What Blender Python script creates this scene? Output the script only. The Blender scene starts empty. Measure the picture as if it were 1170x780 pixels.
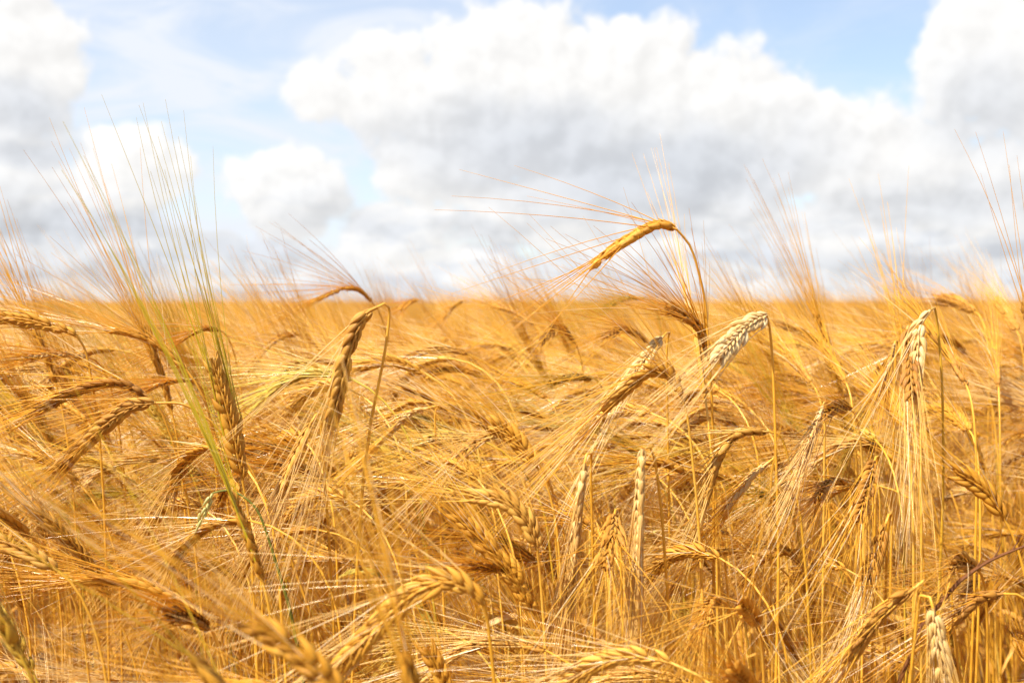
import bpy, math, random
import numpy as np
from mathutils import Vector

# ------------------------------------------------------------------ scene, camera, light
S = bpy.context.scene
COL = S.collection
R = math.radians
CAM_Z = 0.95
F_PX = 1235.0                 # focal length measured in photo pixels (photo is 1170 wide)
PITCH = math.atan(43 / F_PX)  # the horizon lies 43 px above the middle of the photo

cd = bpy.data.cameras.new('camera')
cd.sensor_width = 36.0
cd.lens = 36.0 * F_PX / 1170.0
cd.clip_start = 0.02
cd.clip_end = 5000
cd.dof.use_dof = True
cd.dof.focus_distance = 0.78
cd.dof.aperture_fstop = cd.lens / 3.9      # an entrance pupil 3.9 mm wide
cam = bpy.data.objects.new('camera', cd)
COL.objects.link(cam)
cam.location = (0, 0, CAM_Z)
cam.rotation_euler = (R(90) - PITCH, 0, 0)
S.camera = cam

SUN_EL, SUN_AZ = R(54), R(-128)             # azimuth from +Y (into the picture) towards +X
SUN_DIR = Vector((math.sin(SUN_AZ) * math.cos(SUN_EL), math.cos(SUN_AZ) * math.cos(SUN_EL), math.sin(SUN_EL)))
sd = bpy.data.lights.new('sun', 'SUN')
sd.energy = 4.6
sd.angle = R(0.5)
sd.color = (1.0, 0.938, 0.83)
sun = bpy.data.objects.new('sun', sd)
COL.objects.link(sun)
sun.rotation_euler = (-SUN_DIR).to_track_quat('-Z', 'Y').to_euler()

S.view_settings.view_transform = 'Standard'
S.view_settings.look = 'None'
S.view_settings.exposure = 1.30
S.view_settings.gamma = 1.0
S.view_settings.use_curve_mapping = False
S.cycles.max_bounces = 8
S.cycles.diffuse_bounces = 6
S.cycles.glossy_bounces = 2
S.cycles.transmission_bounces = 6
S.cycles.transparent_max_bounces = 4
S.cycles.caustics_reflective = False
S.cycles.caustics_refractive = False
S.cycles.sample_clamp_indirect = 4.0
S.cycles.use_denoising = True
S.cycles.use_adaptive_sampling = False


# ------------------------------------------------------------------ node helpers
def N(nt, t, loc=None, **kw):
    n = nt.nodes.new(t)
    for k, v in kw.items():
        setattr(n, k, v)
    return n


def inp(nt, node, key, val):
    if val is None:
        return
    s = node.inputs[key]
    if isinstance(val, bpy.types.NodeSocket):
        nt.links.new(val, s)
    else:
        s.default_value = val


def M(nt, op, a=None, b=None, c=None, clamp=False):
    n = N(nt, 'ShaderNodeMath', operation=op, use_clamp=clamp)
    inp(nt, n, 0, a); inp(nt, n, 1, b); inp(nt, n, 2, c)
    return n.outputs[0]


def VM(nt, op, a=None, b=None):
    n = N(nt, 'ShaderNodeVectorMath', operation=op)
    inp(nt, n, 0, a); inp(nt, n, 1, b)
    return n.outputs[0]


def SM(nt, v, lo, hi, a=0.0, b=1.0):
    n = N(nt, 'ShaderNodeMapRange', interpolation_type='SMOOTHSTEP')
    for k, x in zip(('Value', 'From Min', 'From Max', 'To Min', 'To Max'), (v, lo, hi, a, b)):
        inp(nt, n, k, x)
    return n.outputs[0]


def MIX(nt, f, a, b, mode='MIX'):
    n = N(nt, 'ShaderNodeMix', data_type='RGBA', blend_type=mode)
    inp(nt, n, 0, f); inp(nt, n, 6, a); inp(nt, n, 7, b)
    return n.outputs[2]


def NOISE(nt, vec, scale, detail=4.0, rough=0.55, dist=0.0, dims='3D'):
    n = N(nt, 'ShaderNodeTexNoise', noise_dimensions=dims)
    inp(nt, n, 'Vector', vec); inp(nt, n, 'Scale', scale); inp(nt, n, 'Detail', detail)
    inp(nt, n, 'Roughness', rough); inp(nt, n, 'Distortion', dist)
    return n.outputs[0]


# ------------------------------------------------------------------ sky: sunlit air with cumulus
# Positions on the sky are compass bearing and height above the horizon, in degrees.
def sky_deg(px, py):
    x = (px - 585) / F_PX
    y = (390 - py) / F_PX
    c, s = math.cos(-PITCH), math.sin(-PITCH)
    d = Vector((x, c - s * y, s + c * y)).normalized()
    return math.degrees(math.atan2(d.x, d.y)), math.degrees(math.asin(d.z))


# (x, y, half width, half height, weight): the cloud heaps of this sky
HEAPS = [
    (20, 40, 66, 80, 1.0), (0, 130, 66, 60, 1.0), (20, 195, 80, 50, 1.0),
    (150, 205, 75, 55, 1.05), (70, 250, 130, 60, 1.0), (335, 228, 78, 52, 1.0),
    (400, 110, 90, 46, 0.95), (480, 110, 130, 80, 1.2), (560, 90, 110, 80, 1.2), (640, 120, 180, 105, 1.3),
    (770, 90, 70, 70, 1.1), (800, 150, 150, 110, 1.2), (900, 160, 90, 80, 1.1), (530, 175, 140, 62, 1.3),
    (1010, 190, 110, 75, 1.1), (1150, 75, 100, 110, 1.15), (1090, 230, 160, 80, 1.1),
    (700, 235, 210, 60, 1.5), (455, 265, 100, 40, 1.0), (640, 318, 520, 46, 1.3), (180, 300, 300, 50, 1.2), (1000, 285, 300, 60, 1.2), (760, 275, 150, 44, 1.4),
]
dens = bpy.data.node_groups.new('cloud_thickness', 'ShaderNodeTree')
dens.interface.new_socket('Vector', in_out='INPUT', socket_type='NodeSocketVector')
dens.interface.new_socket('Thick', in_out='OUTPUT', socket_type='NodeSocketFloat')
gi = N(dens, 'NodeGroupInput'); go = N(dens, 'NodeGroupOutput')
p = gi.outputs[0]


def warp(nt_, v, scale, amp, detail=2.0):
    n = N(nt_, 'ShaderNodeTexNoise'); inp(nt_, n, 'Vector', v); inp(nt_, n, 'Scale', scale); inp(nt_, n, 'Detail', detail)
    return VM(nt_, 'MULTIPLY', VM(nt_, 'SUBTRACT', n.outputs['Color'], (0.5, 0.5, 0.5)), (amp, amp * 0.8, 0.0))


def turned(nt_, v):
    n = N(nt_, 'ShaderNodeVectorRotate', rotation_type='EULER_XYZ'); inp(nt_, n, 'Vector', v)
    n.inputs['Rotation'].default_value = (0.62, 0.87, 0.71)
    return n.outputs[0]


def puffs(nt_, v, scale):
    n = N(nt_, 'ShaderNodeTexVoronoi', feature='SMOOTH_F1'); inp(nt_, n, 'Vector', v); inp(nt_, n, 'Scale', scale); inp(nt_, n, 'Smoothness', 0.35)
    return M(nt_, 'SUBTRACT', 0.5, n.outputs['Distance'])


pw = VM(dens, 'ADD', p, warp(dens, p, 0.22, 3.4, 2.0))
acc = None
for (hx, hy, rx, ry, wt) in HEAPS:
    a, e = sky_deg(hx, hy)
    k = math.degrees(1 / F_PX)
    q = VM(dens, 'MULTIPLY', VM(dens, 'SUBTRACT', pw, (a, e, 0)), (1 / (rx * k), 1 / (ry * k), 0))
    ln = N(dens, 'ShaderNodeVectorMath', operation='DOT_PRODUCT')
    inp(dens, ln, 0, q); inp(dens, ln, 1, q)
    v = M(dens, 'MULTIPLY', M(dens, 'SUBTRACT', 1.0, ln.outputs['Value']), wt)
    acc = v if acc is None else M(dens, 'SMOOTH_MAX', acc, v, 0.25)
# elsewhere round the compass: scattered cumulus of the same kind
sep = N(dens, 'ShaderNodeSeparateXYZ'); inp(dens, sep, 0, p)
far = SM(dens, M(dens, 'ABSOLUTE', sep.outputs[0]), 30.0, 42.0)
band = SM(dens, sep.outputs[1], 46.0, 18.0)
oth = M(dens, 'MULTIPLY', M(dens, 'SUBTRACT', M(dens, 'MULTIPLY', NOISE(dens, p, 0.07, 3.0), 4.0), 1.9), band)
acc = M(dens, 'MAXIMUM', acc, M(dens, 'SUBTRACT', oth, M(dens, 'MULTIPLY', M(dens, 'SUBTRACT', 1.0, far), 6.0)))
acc = M(dens, 'MAXIMUM', acc, -1.5)
pt = turned(dens, p)
pf = VM(dens, 'ADD', pt, warp(dens, pt, 0.9, 0.9, 1.0))
fb = M(dens, 'SUBTRACT', NOISE(dens, pt, 0.5, 6.0, 0.57, 0.0), 0.5)
big = M(dens, 'MULTIPLY', puffs(dens, pf, 0.34), 0.85)
mid = M(dens, 'MULTIPLY', puffs(dens, pf, 0.85), 0.45)
sml = M(dens, 'MULTIPLY', puffs(dens, pf, 2.0), 0.20)
out = M(dens, 'ADD', M(dens, 'ADD', acc, M(dens, 'MULTIPLY', fb, 1.0)), M(dens, 'ADD', big, M(dens, 'ADD', mid, sml)))
dens.links.new(out, go.inputs[0])

world = bpy.data.worlds.new('World')
S.world = world
world.use_nodes = True
nt = world.node_tree
nt.nodes.clear()
SKY_STRENGTH = 0.081
sky = N(nt, 'ShaderNodeTexSky', sky_type='NISHITA', sun_disc=False)
sky.sun_elevation = SUN_EL
sky.sun_rotation = SUN_AZ
sky.air_density = 1.0
sky.dust_density = 0.6
sky.ozone_density = 2.0
tc = N(nt, 'ShaderNodeTexCoord')
sx = N(nt, 'ShaderNodeSeparateXYZ'); inp(nt, sx, 0, tc.outputs['Generated'])
az = M(nt, 'MULTIPLY', M(nt, 'ARCTAN2', sx.outputs[0], sx.outputs[1]), 57.29578)
el = M(nt, 'MULTIPLY', M(nt, 'ARCSINE', sx.outputs[2]), 57.29578)
cx = N(nt, 'ShaderNodeCombineXYZ'); inp(nt, cx, 0, az); inp(nt, cx, 1, el); inp(nt, cx, 2, 3.37)
P = cx.outputs[0]


def D(off):
    g = N(nt, 'ShaderNodeGroup'); g.node_tree = dens
    inp(nt, g, 0, VM(nt, 'ADD', P, (off[0], off[1], 0)) if off != (0, 0) else P)
    return g.outputs[0]


d0 = D((0, 0))
d1 = D((-0.45, 0.6))
# the thick middles and undersides of the heaps, which the sun reaches last
UNDER = [(740, 198, 190, 58, 1.0), (620, 170, 170, 62, .85), (480, 165, 110, 40, .5), (880, 180, 110, 55, .5), (30, 120, 60, 36, .8), (40, 172, 50, 22, .8),
         (110, 262, 150, 26, .9), (30, 300, 160, 24, .7), (370, 245, 90, 22, .45), (1130, 130, 80, 60, .6), (1060, 232, 170, 30, .6), (300, 300, 140, 20, .7), (560, 262, 90, 16, .6), (860, 262, 150, 16, .6), (700, 305, 200, 18, .5), (1040, 300, 160, 18, .7)]
pu = VM(nt, 'ADD', P, warp(nt, turned(nt, P), 0.35, 3.6, 3.0))
under = None
for (hx, hy, rx, ry, wt) in UNDER:
    a, e = sky_deg(hx, hy)
    k = math.degrees(1 / F_PX) * 1.25
    q = VM(nt, 'MULTIPLY', VM(nt, 'SUBTRACT', pu, (a, e, 0)), (1 / (rx * k), 1 / (ry * k), 0))
    ln = N(nt, 'ShaderNodeVectorMath', operation='DOT_PRODUCT'); inp(nt, ln, 0, q); inp(nt, ln, 1, q)
    v = M(nt, 'MULTIPLY', M(nt, 'SUBTRACT', 1.0, ln.outputs['Value']), wt)
    under = v if under is None else M(nt, 'SMOOTH_MAX', under, v, 0.2)
alpha = SM(nt, d0, -0.05, 0.48)
lit = SM(nt, M(nt, 'SUBTRACT', d0, d1), -0.55, 0.55)              # faces turned to the sun / turned away
deep = SM(nt, under, -0.05, 1.1)                                     # cloud between this spot and the sun: the grey undersides
puffy = M(nt, 'SUBTRACT', 1.0, M(nt, 'MULTIPLY', SM(nt, d0, 0.9, 1.9), 0.35))
low = SM(nt, el, 8.0, 2.0)
bandn = M(nt, 'MULTIPLY', SM(nt, NOISE(nt, VM(nt, 'MULTIPLY', VM(nt, 'ADD', P, warp(nt, P, 0.5, 1.2, 3.0)), (0.17, 0.62, 0.0)), 1.0, 6.0, 0.6), 0.42, 0.62), low)
bright = M(nt, 'ADD', 0.965, M(nt, 'MULTIPLY', M(nt, 'SUBTRACT', lit, 0.5), M(nt, 'MULTIPLY', puffy, 0.16)))
bright = M(nt, 'SUBTRACT', bright, M(nt, 'MULTIPLY', deep, 0.22))
bright = M(nt, 'SUBTRACT', bright, M(nt, 'MULTIPLY', bandn, 0.15))
ccol = MIX(nt, M(nt, 'MAXIMUM', deep, bandn), (1.0, 0.99, 0.975, 1), (0.93, 0.97, 1.04, 1))
CLOUD = 5.1
cb = N(nt, 'ShaderNodeVectorMath', operation='SCALE'); inp(nt, cb, 0, ccol); inp(nt, cb, 'Scale', M(nt, 'MULTIPLY', bright, CLOUD))
# thin streaked high cloud
sv = VM(nt, 'MULTIPLY', P, (0.10, 0.30, 0.0))
ci = SM(nt, NOISE(nt, sv, 1.0, 5.0, 0.6, 0.8), 0.36, 0.72)
side = SM(nt, az, 6.0, -8.0)
ci = M(nt, 'ADD', M(nt, 'MULTIPLY', ci, M(nt, 'ADD', 0.2, M(nt, 'MULTIPLY', side, 0.4))), M(nt, 'ADD', 0.28, M(nt, 'MULTIPLY', side, 0.26)))
ci = M(nt, 'MULTIPLY', ci, SM(nt, el, 60.0, 20.0))
base = MIX(nt, ci, sky.outputs[0], (4.4, 4.65, 5.1, 1))
full = MIX(nt, alpha, base, cb.outputs[0])
bg = N(nt, 'ShaderNodeBackground'); inp(nt, bg, 'Color', full); inp(nt, bg, 'Strength', SKY_STRENGTH)
ow = N(nt, 'ShaderNodeOutputWorld'); nt.links.new(bg.outputs[0], ow.inputs[0])
world.cycles.sampling_method = 'MANUAL'
world.cycles.sample_map_resolution = 512


# ------------------------------------------------------------------ materials
def straw(name, dark, mid, pale, trans=0.3, rough=0.38, spec=0.5, stripe=0.0, green=None, glint=0.0):
    """dry cereal straw: colour from the tone of the plant, the tone of the strand, and fine mottling"""
    m = bpy.data.materials.new(name)
    m.use_nodes = True
    nt = m.node_tree
    nt.nodes.clear()
    tone = N(nt, 'ShaderNodeAttribute', attribute_type='INSTANCER', attribute_name='tone').outputs['Fac']
    rnd = N(nt, 'ShaderNodeAttribute', attribute_name='strand').outputs['Fac']
    along = N(nt, 'ShaderNodeAttribute', attribute_name='along').outputs['Fac']
    tc = N(nt, 'ShaderNodeTexCoord').outputs['Object']
    mott = NOISE(nt, tc, 90.0, 3.0)
    f = M(nt, 'ADD', M(nt, 'MULTIPLY', tone, 0.55), M(nt, 'MULTIPLY', rnd, 0.30))
    f = M(nt, 'ADD', f, M(nt, 'MULTIPLY', M(nt, 'SUBTRACT', mott, 0.35), 0.5))
    cr = N(nt, 'ShaderNodeValToRGB')
    cr.color_ramp.elements[0].position = 0.05; cr.color_ramp.elements[0].color = (*dark, 1)
    cr.color_ramp.elements[1].position = 0.95; cr.color_ramp.elements[1].color = (*pale, 1)
    e = cr.color_ramp.elements.new(0.5); e.color = (*mid, 1)
    inp(nt, cr, 0, f)
    colr = cr.outputs[0]
    if glint:                                                      # pale single strands: white sun glints painted into the colour
        colr = MIX(nt, M(nt, 'MULTIPLY', M(nt, 'GREATER_THAN', rnd, 0.84), glint), colr, (0.93, 0.78, 0.50, 1))
    if green:
        g = N(nt, 'ShaderNodeAttribute', attribute_type='INSTANCER', attribute_name='green').outputs['Fac']
        colr = MIX(nt, g, colr, (*green, 1))
    pb = N(nt, 'ShaderNodeBsdfPrincipled')
    inp(nt, pb, 'Base Color', colr)
    inp(nt, pb, 'Roughness', rough)
    inp(nt, pb, 'Specular IOR Level', spec)
    if stripe > 0:
        wn = N(nt, 'ShaderNodeTexWave', bands_direction='X'); inp(nt, wn, 'Scale', 1.0)
        uv = N(nt, 'ShaderNodeAttribute', attribute_name='around').outputs['Fac']
        cxx = N(nt, 'ShaderNodeCombineXYZ'); inp(nt, cxx, 0, M(nt, 'MULTIPLY', uv, stripe))
        inp(nt, wn, 'Vector', cxx.outputs[0])
        h = M(nt, 'ADD', wn.outputs['Fac'], M(nt, 'MULTIPLY', NOISE(nt, tc, 900.0, 3.0), 0.8))
        bp = N(nt, 'ShaderNodeBump'); inp(nt, bp, 'Strength', 0.35); inp(nt, bp, 'Distance', 0.0004); inp(nt, bp, 'Height', h)
        nt.links.new(bp.outputs[0], pb.inputs['Normal'])
    tr = N(nt, 'ShaderNodeBsdfTranslucent')
    inp(nt, tr, 'Color', colr)
    mx = N(nt, 'ShaderNodeMixShader'); inp(nt, mx, 0, trans)
    nt.links.new(pb.outputs[0], mx.inputs[1]); nt.links.new(tr.outputs[0], mx.inputs[2])
    o = N(nt, 'ShaderNodeOutputMaterial'); nt.links.new(mx.outputs[0], o.inputs[0])
    return m


MAT = {
    'ear': straw('ripe_barley_grain', (0.44, 0.180, 0.014), (0.64, 0.310, 0.028), (0.80, 0.48, 0.09), 0.24, 0.48, 0.35, 18.0, (0.46, 0.36, 0.04)),
    'brown': straw('weathered_barley_grain', (0.28, 0.112, 0.012), (0.46, 0.205, 0.024), (0.64, 0.35, 0.06), 0.16, 0.48, 0.35, 18.0, (0.34, 0.26, 0.035)),
    'pale': straw('bleached_barley_grain', (0.50, 0.27, 0.06), (0.70, 0.45, 0.15), (0.84, 0.66, 0.35), 0.18, 0.36, 0.6, 18.0, (0.46, 0.36, 0.04)),
    'awn': straw('barley_awn', (0.76, 0.393, 0.032), (0.86, 0.508, 0.056), (0.91, 0.635, 0.15), 0.46, 0.22, 0.55, 0.0, (0.66, 0.54, 0.028), 0.8),
    'pale_awn': straw('bleached_barley_awn', (0.72, 0.43, 0.10), (0.85, 0.58, 0.19), (0.93, 0.74, 0.40), 0.38, 0.20, 0.7, 0.0, (0.66, 0.54, 0.05), 1.0),
    'stem': straw('barley_stem', (0.66, 0.312, 0.020), (0.80, 0.435, 0.040), (0.87, 0.585, 0.13), 0.24, 0.30, 0.6, 10.0, (0.46, 0.40, 0.03)),
    'leaf': straw('dry_barley_leaf', (0.56, 0.25, 0.026), (0.74, 0.40, 0.07), (0.84, 0.58, 0.22), 0.40, 0.36, 0.5, 30.0, (0.44, 0.42, 0.04)),
    'rust': straw('withered_leaf', (0.14, 0.045, 0.010), (0.24, 0.085, 0.016), (0.34, 0.15, 0.035), 0.2, 0.45, 0.4, 20.0),
    'weed': straw('weed_stem', (0.09, 0.095, 0.010), (0.15, 0.15, 0.014), (0.22, 0.21, 0.03), 0.1, 0.45, 0.4, 8.0),
    'oat': straw('wild_grass_spikelet', (0.40, 0.38, 0.09), (0.56, 0.52, 0.18), (0.70, 0.66, 0.34), 0.3, 0.4, 0.4, 12.0),
}


# ------------------------------------------------------------------ mesh collector
class MB:
    def __init__(s):
        s.v = []; s.f = []; s.a = []; s.n = 0

    def add(s, verts, faces, strand, along, around):
        verts = np.asarray(verts, float)
        s.v.append(verts); s.f.append(np.asarray(faces, int) + s.n)
        k = len(verts)
        s.a.append(np.column_stack([np.full(k, strand) if np.isscalar(strand) else strand, along, around]))
        s.n += k

    def arrays(s):
        return np.concatenate(s.v), np.concatenate(s.f), np.concatenate(s.a)


def make_mesh(name, parts):
    """parts: list of (MB, material); one mesh of quads"""
    V = []; Fc = []; A = []; mi = []; n = 0
    mats = []
    for mb, mt in parts:
        if not mb.v:
            continue
        v, f, a = mb.arrays()
        V.append(v); Fc.append(f + n); A.append(a); n += len(v)
        if mt not in mats:
            mats.append(mt)
        mi.append(np.full(len(f), mats.index(mt)))
    V = np.concatenate(V); Fc = np.concatenate(Fc); A = np.concatenate(A); mi = np.concatenate(mi)
    me = bpy.data.meshes.new(name)
    me.vertices.add(len(V)); me.vertices.foreach_set('co', V.astype(np.float32).ravel())
    nf = len(Fc)
    me.loops.add(nf * 4); me.loops.foreach_set('vertex_index', Fc.astype(np.int32).ravel())
    me.polygons.add(nf)
    me.polygons.foreach_set('loop_start', np.arange(0, nf * 4, 4, dtype=np.int32))
    me.polygons.foreach_set('loop_total', np.full(nf, 4, np.int32))
    me.polygons.foreach_set('material_index', mi.astype(np.int32))
    me.polygons.foreach_set('use_smooth', np.ones(nf, bool))
    for i, an in enumerate(('strand', 'along', 'around')):
        at_ = me.attributes.new(an, 'FLOAT', 'POINT'); at_.data.foreach_set('value', A[:, i].astype(np.float32))
    for mt in mats:
        me.materials.append(mt)
    me.update()
    return me


def norm(v):
    return v / (np.linalg.norm(v, axis=-1, keepdims=True) + 1e-12)


def frames(path, n0):
    """tangent, side and third direction along a path; the side starts near n0 and is carried along"""
    T = norm(np.gradient(path, axis=0))
    Nn = np.zeros_like(path)
    n = np.asarray(n0, float)
    for i in range(len(path)):
        n = n - T[i] * (n @ T[i])
        if np.linalg.norm(n) < 1e-6:
            n = np.cross(T[i], (0.3, 0.8, 0.5))
        n = n / np.linalg.norm(n)
        Nn[i] = n
    return T, Nn, np.cross(T, Nn)


def tube(mb, path, rad, sides, strand, n0=(1, 0.1, 0.05), flat=1.0):
    path = np.asarray(path, float)
    k = len(path)
    T, Nn, B = frames(path, n0)
    a = np.arange(sides) * 2 * math.pi / sides
    r = np.asarray(rad).reshape(-1, 1, 1)
    ring = path[:, None, :] + r * (np.cos(a)[None, :, None] * Nn[:, None, :] + flat * np.sin(a)[None, :, None] * B[:, None, :])
    V = ring.reshape(-1, 3)
    i = np.arange(k - 1)[:, None] * sides; j = np.arange(sides)[None, :]
    jn = (j + 1) % sides
    Q = np.stack([i + j, i + jn, i + sides + jn, i + sides + j], -1).reshape(-1, 4)
    al = np.repeat(np.linspace(0, 1, k), sides)
    ar = np.tile(a / (2 * math.pi), k)
    mb.add(V, Q, strand, al, ar)


GR_T = {h: np.array(t) for h, t in {2: [0, .10, .28, .5, .72, .9, 1.0], 1: [0, .16, .45, .78, 1.0]}.items()}
GR_R = {h: np.array(t) for h, t in {2: [.36, .84, 1.0, .93, .62, .28, .08], 1: [.38, .92, .95, .52, .08]}.items()}


def grain(mb, o, d, side, length, wid, thick, strand, hi, bulge=0.0):
    """one husked grain: a pointed, slightly flattened boat with its back bulged outward"""
    t = GR_T[hi]; r = GR_R[hi]
    sides = 7 if hi == 2 else 5
    path = o[None, :] + d[None, :] * (t * length)[:, None] + side[None, :] * (np.sin(t * math.pi) * bulge)[:, None]
    b = np.cross(d, side)
    a = np.arange(sides) * 2 * math.pi / sides + 0.3
    ring = path[:, None, :] + r[:, None, None] * (wid * np.cos(a)[None, :, None] * b + thick * np.sin(a)[None, :, None] * side)
    k = len(t)
    i = np.arange(k - 1)[:, None] * sides; j = np.arange(sides)[None, :]; jn = (j + 1) % sides
    Q = np.stack([i + j, i + jn, i + sides + jn, i + sides + j], -1).reshape(-1, 4)
    mb.add(ring.reshape(-1, 3), Q, strand, np.repeat(t, sides), np.tile(a / (2 * math.pi), k))


def resample(pts, n):
    """smooth curve through points, n samples evenly spaced along it"""
    p = np.asarray(pts, float)
    if len(p) == 2:
        t = np.linspace(0, 1, n)[:, None]
        return p[0] * (1 - t) + p[1] * t
    q = np.vstack([2 * p[0] - p[1], p, 2 * p[-1] - p[-2]])
    out = []
    for i in range(1, len(q) - 2):
        t = np.linspace(0, 1, 14, endpoint=False)[:, None]
        a, b, c, d = q[i - 1], q[i], q[i + 1], q[i + 2]
        out.append(0.5 * (2 * b + (c - a) * t + (2 * a - 5 * b + 4 * c - d) * t ** 2 + (3 * b - a - 3 * c + d) * t ** 3))
    out.append(p[-1:])
    c = np.vstack(out)
    s = np.concatenate([[0], np.cumsum(np.linalg.norm(np.diff(c, axis=0), axis=1))])
    u = np.linspace(0, s[-1], n)
    return np.column_stack([np.interp(u, s, c[:, k]) for k in range(3)])


def make_ear(axis, side0, rng, hi=2, fan=0.16, awn=0.125, sag=0.5, wind=(-0.25, 0, 0), width=1.0, tight=1.0, plump=1.0, more=0.6, keep=1.0, thick=1.0):
    """ear and beard along an axis; returns two collectors"""
    ear, beard = MB(), MB()
    L = np.sum(np.linalg.norm(np.diff(axis, axis=0), axis=1))
    n_node = int(round(L / 0.0036))
    T, Nn, B = frames(axis, side0)
    m = len(axis)
    tube(ear, axis, np.full(m, 0.0011), 4, 0.5)
    wind = np.asarray(wind, float)
    for k in range(n_node):
        u = (k + 0.4) / n_node * 0.93
        x = u * (m - 1); i = min(int(x), m - 2); fr = x - i
        lerp = lambda A: A[i] * (1 - fr) + A[i + 1] * fr
        P0, t, n, b = lerp(axis), norm(lerp(T)), norm(lerp(Nn)), norm(lerp(B))
        sg = 1 if k % 2 == 0 else -1
        sz = (0.72 + 0.34 * math.sin(math.pi * min(1, 0.12 + u * 0.86))) * width
        if rng.random() < 0.045:
            continue                                                # a grain already fallen
        st = rng.random()
        an = R(16.5 + rng.normal(0, 5.5)) * (0.8 + 0.2 * tight)
        g = norm(t * math.cos(an) + n * sg * math.sin(an) + b * rng.normal(0, 0.05))
        o = P0 + n * sg * 0.0013 * sz
        gl = 0.0126 * sz * (1 + rng.normal(0, 0.08))
        sd = norm(n * sg - g * (n * sg @ g))
        grain(ear, o, g, sd, gl, 0.00245 * sz * plump, 0.0020 * sz * plump, st, hi, 0.0006 * sz)
        for s2 in (1, -1):                                          # the slim sterile florets lying on the face
            d2 = norm(t * 0.96 + b * s2 * 0.20 + n * sg * 0.16 + rng.normal(0, 0.03, 3))
            o2 = P0 + b * s2 * 0.0016 * sz + n * sg * 0.0004
            grain(ear, o2, d2, norm(b * s2 - d2 * (b * s2 @ d2)), 0.0080 * sz, 0.00085 * sz * plump, 0.0007 * sz, (st + 0.35 * rng.random()) % 1.0, hi, 0.0003)
        # awn
        if rng.random() > keep:
            continue
        tip = o + g * gl * 0.96
        ln = awn * (0.82 + 0.3 * math.sin(math.pi * (0.2 + 0.6 * u))) * (1 + rng.normal(0, 0.09))
        if rng.random() < 0.06:
            ln *= rng.uniform(0.3, 0.7)
        tt = T[-1] * u + t * (1 - u)
        d = norm(tt + n * sg * abs(rng.normal(fan, fan * 0.45)) + b * rng.normal(0, fan * 0.85))
        q = np.linspace(0, 1, 7 if hi == 2 else 5)[:, None]
        jit = norm(rng.normal(0, 1, 3)) * 0.07
        path = tip + d * ln * q + (wind * 0.22 + np.array((0, 0, -0.10 * sag)) + jit) * ln * q ** 2
        path[0] = tip - g * 0.001
        if rng.random() < 0.2:                                      # a kinked awn
            kk = rng.integers(2, len(path) - 1)
            path[kk:] += norm(rng.normal(0, 1, 3)) * 0.10 * np.linalg.norm(path[kk:] - path[kk - 1], axis=1)[:, None]
        r = np.interp(q[:, 0], [0, 0.06, 1], [0.00056, 0.00042, 0.00012]) * thick
        tube(beard, path, r, 3, (0.35 * st + 0.65 * rng.random()), n0=b, flat=0.55)
        for s2 in (1, -1):                                          # thinner awns of the side florets
            if rng.random() > more:
                continue
            ln = awn * rng.uniform(.7, 1.1)
            d = norm(tt + n * sg * abs(rng.normal(fan, fan * 0.5)) * 0.6 + b * (s2 * abs(rng.normal(fan, fan * .5))))
            tp = P0 + b * s2 * 0.002 * sz + t * 0.009 * sz
            jit = norm(rng.normal(0, 1, 3)) * 0.05
            path = tp + d * ln * q + (wind * 0.22 + np.array((0, 0, -0.10 * sag)) + jit) * ln * q ** 2
            tube(beard, path, r * 0.85, 3, rng.random(), n0=b, flat=0.55)
    # bract collar under the ear
    return ear, beard


def bez(p0, p1, p2, p3, n):
    t = np.linspace(0, 1, n)[:, None]
    return p0 * (1 - t) ** 3 + 3 * p1 * t * (1 - t) ** 2 + 3 * p2 * t ** 2 * (1 - t) + p3 * t ** 3


def make_stem(path, rng, sides=6, r0=0.0010, r1=0.0017):
    mb = MB()
    k = len(path)
    s = np.concatenate([[0], np.cumsum(np.linalg.norm(np.diff(path, axis=0), axis=1))])
    r = np.interp(s / s[-1], [0, 0.12, 1], [r0 * 0.85, r0, r1])
    tube(mb, path, r, sides, rng.random())
    for q in (0.42, 0.72):                                          # the knots of the straw
        c = q * s[-1]
        pp = np.column_stack([np.interp(np.linspace(c - 0.006, c + 0.006, 5), s, path[:, j]) for j in range(3)])
        tube(mb, pp, np.interp(c, s, r) * np.array([1.02, 1.35, 1.5, 1.35, 1.02]), sides, 0.1)
    return mb


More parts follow.
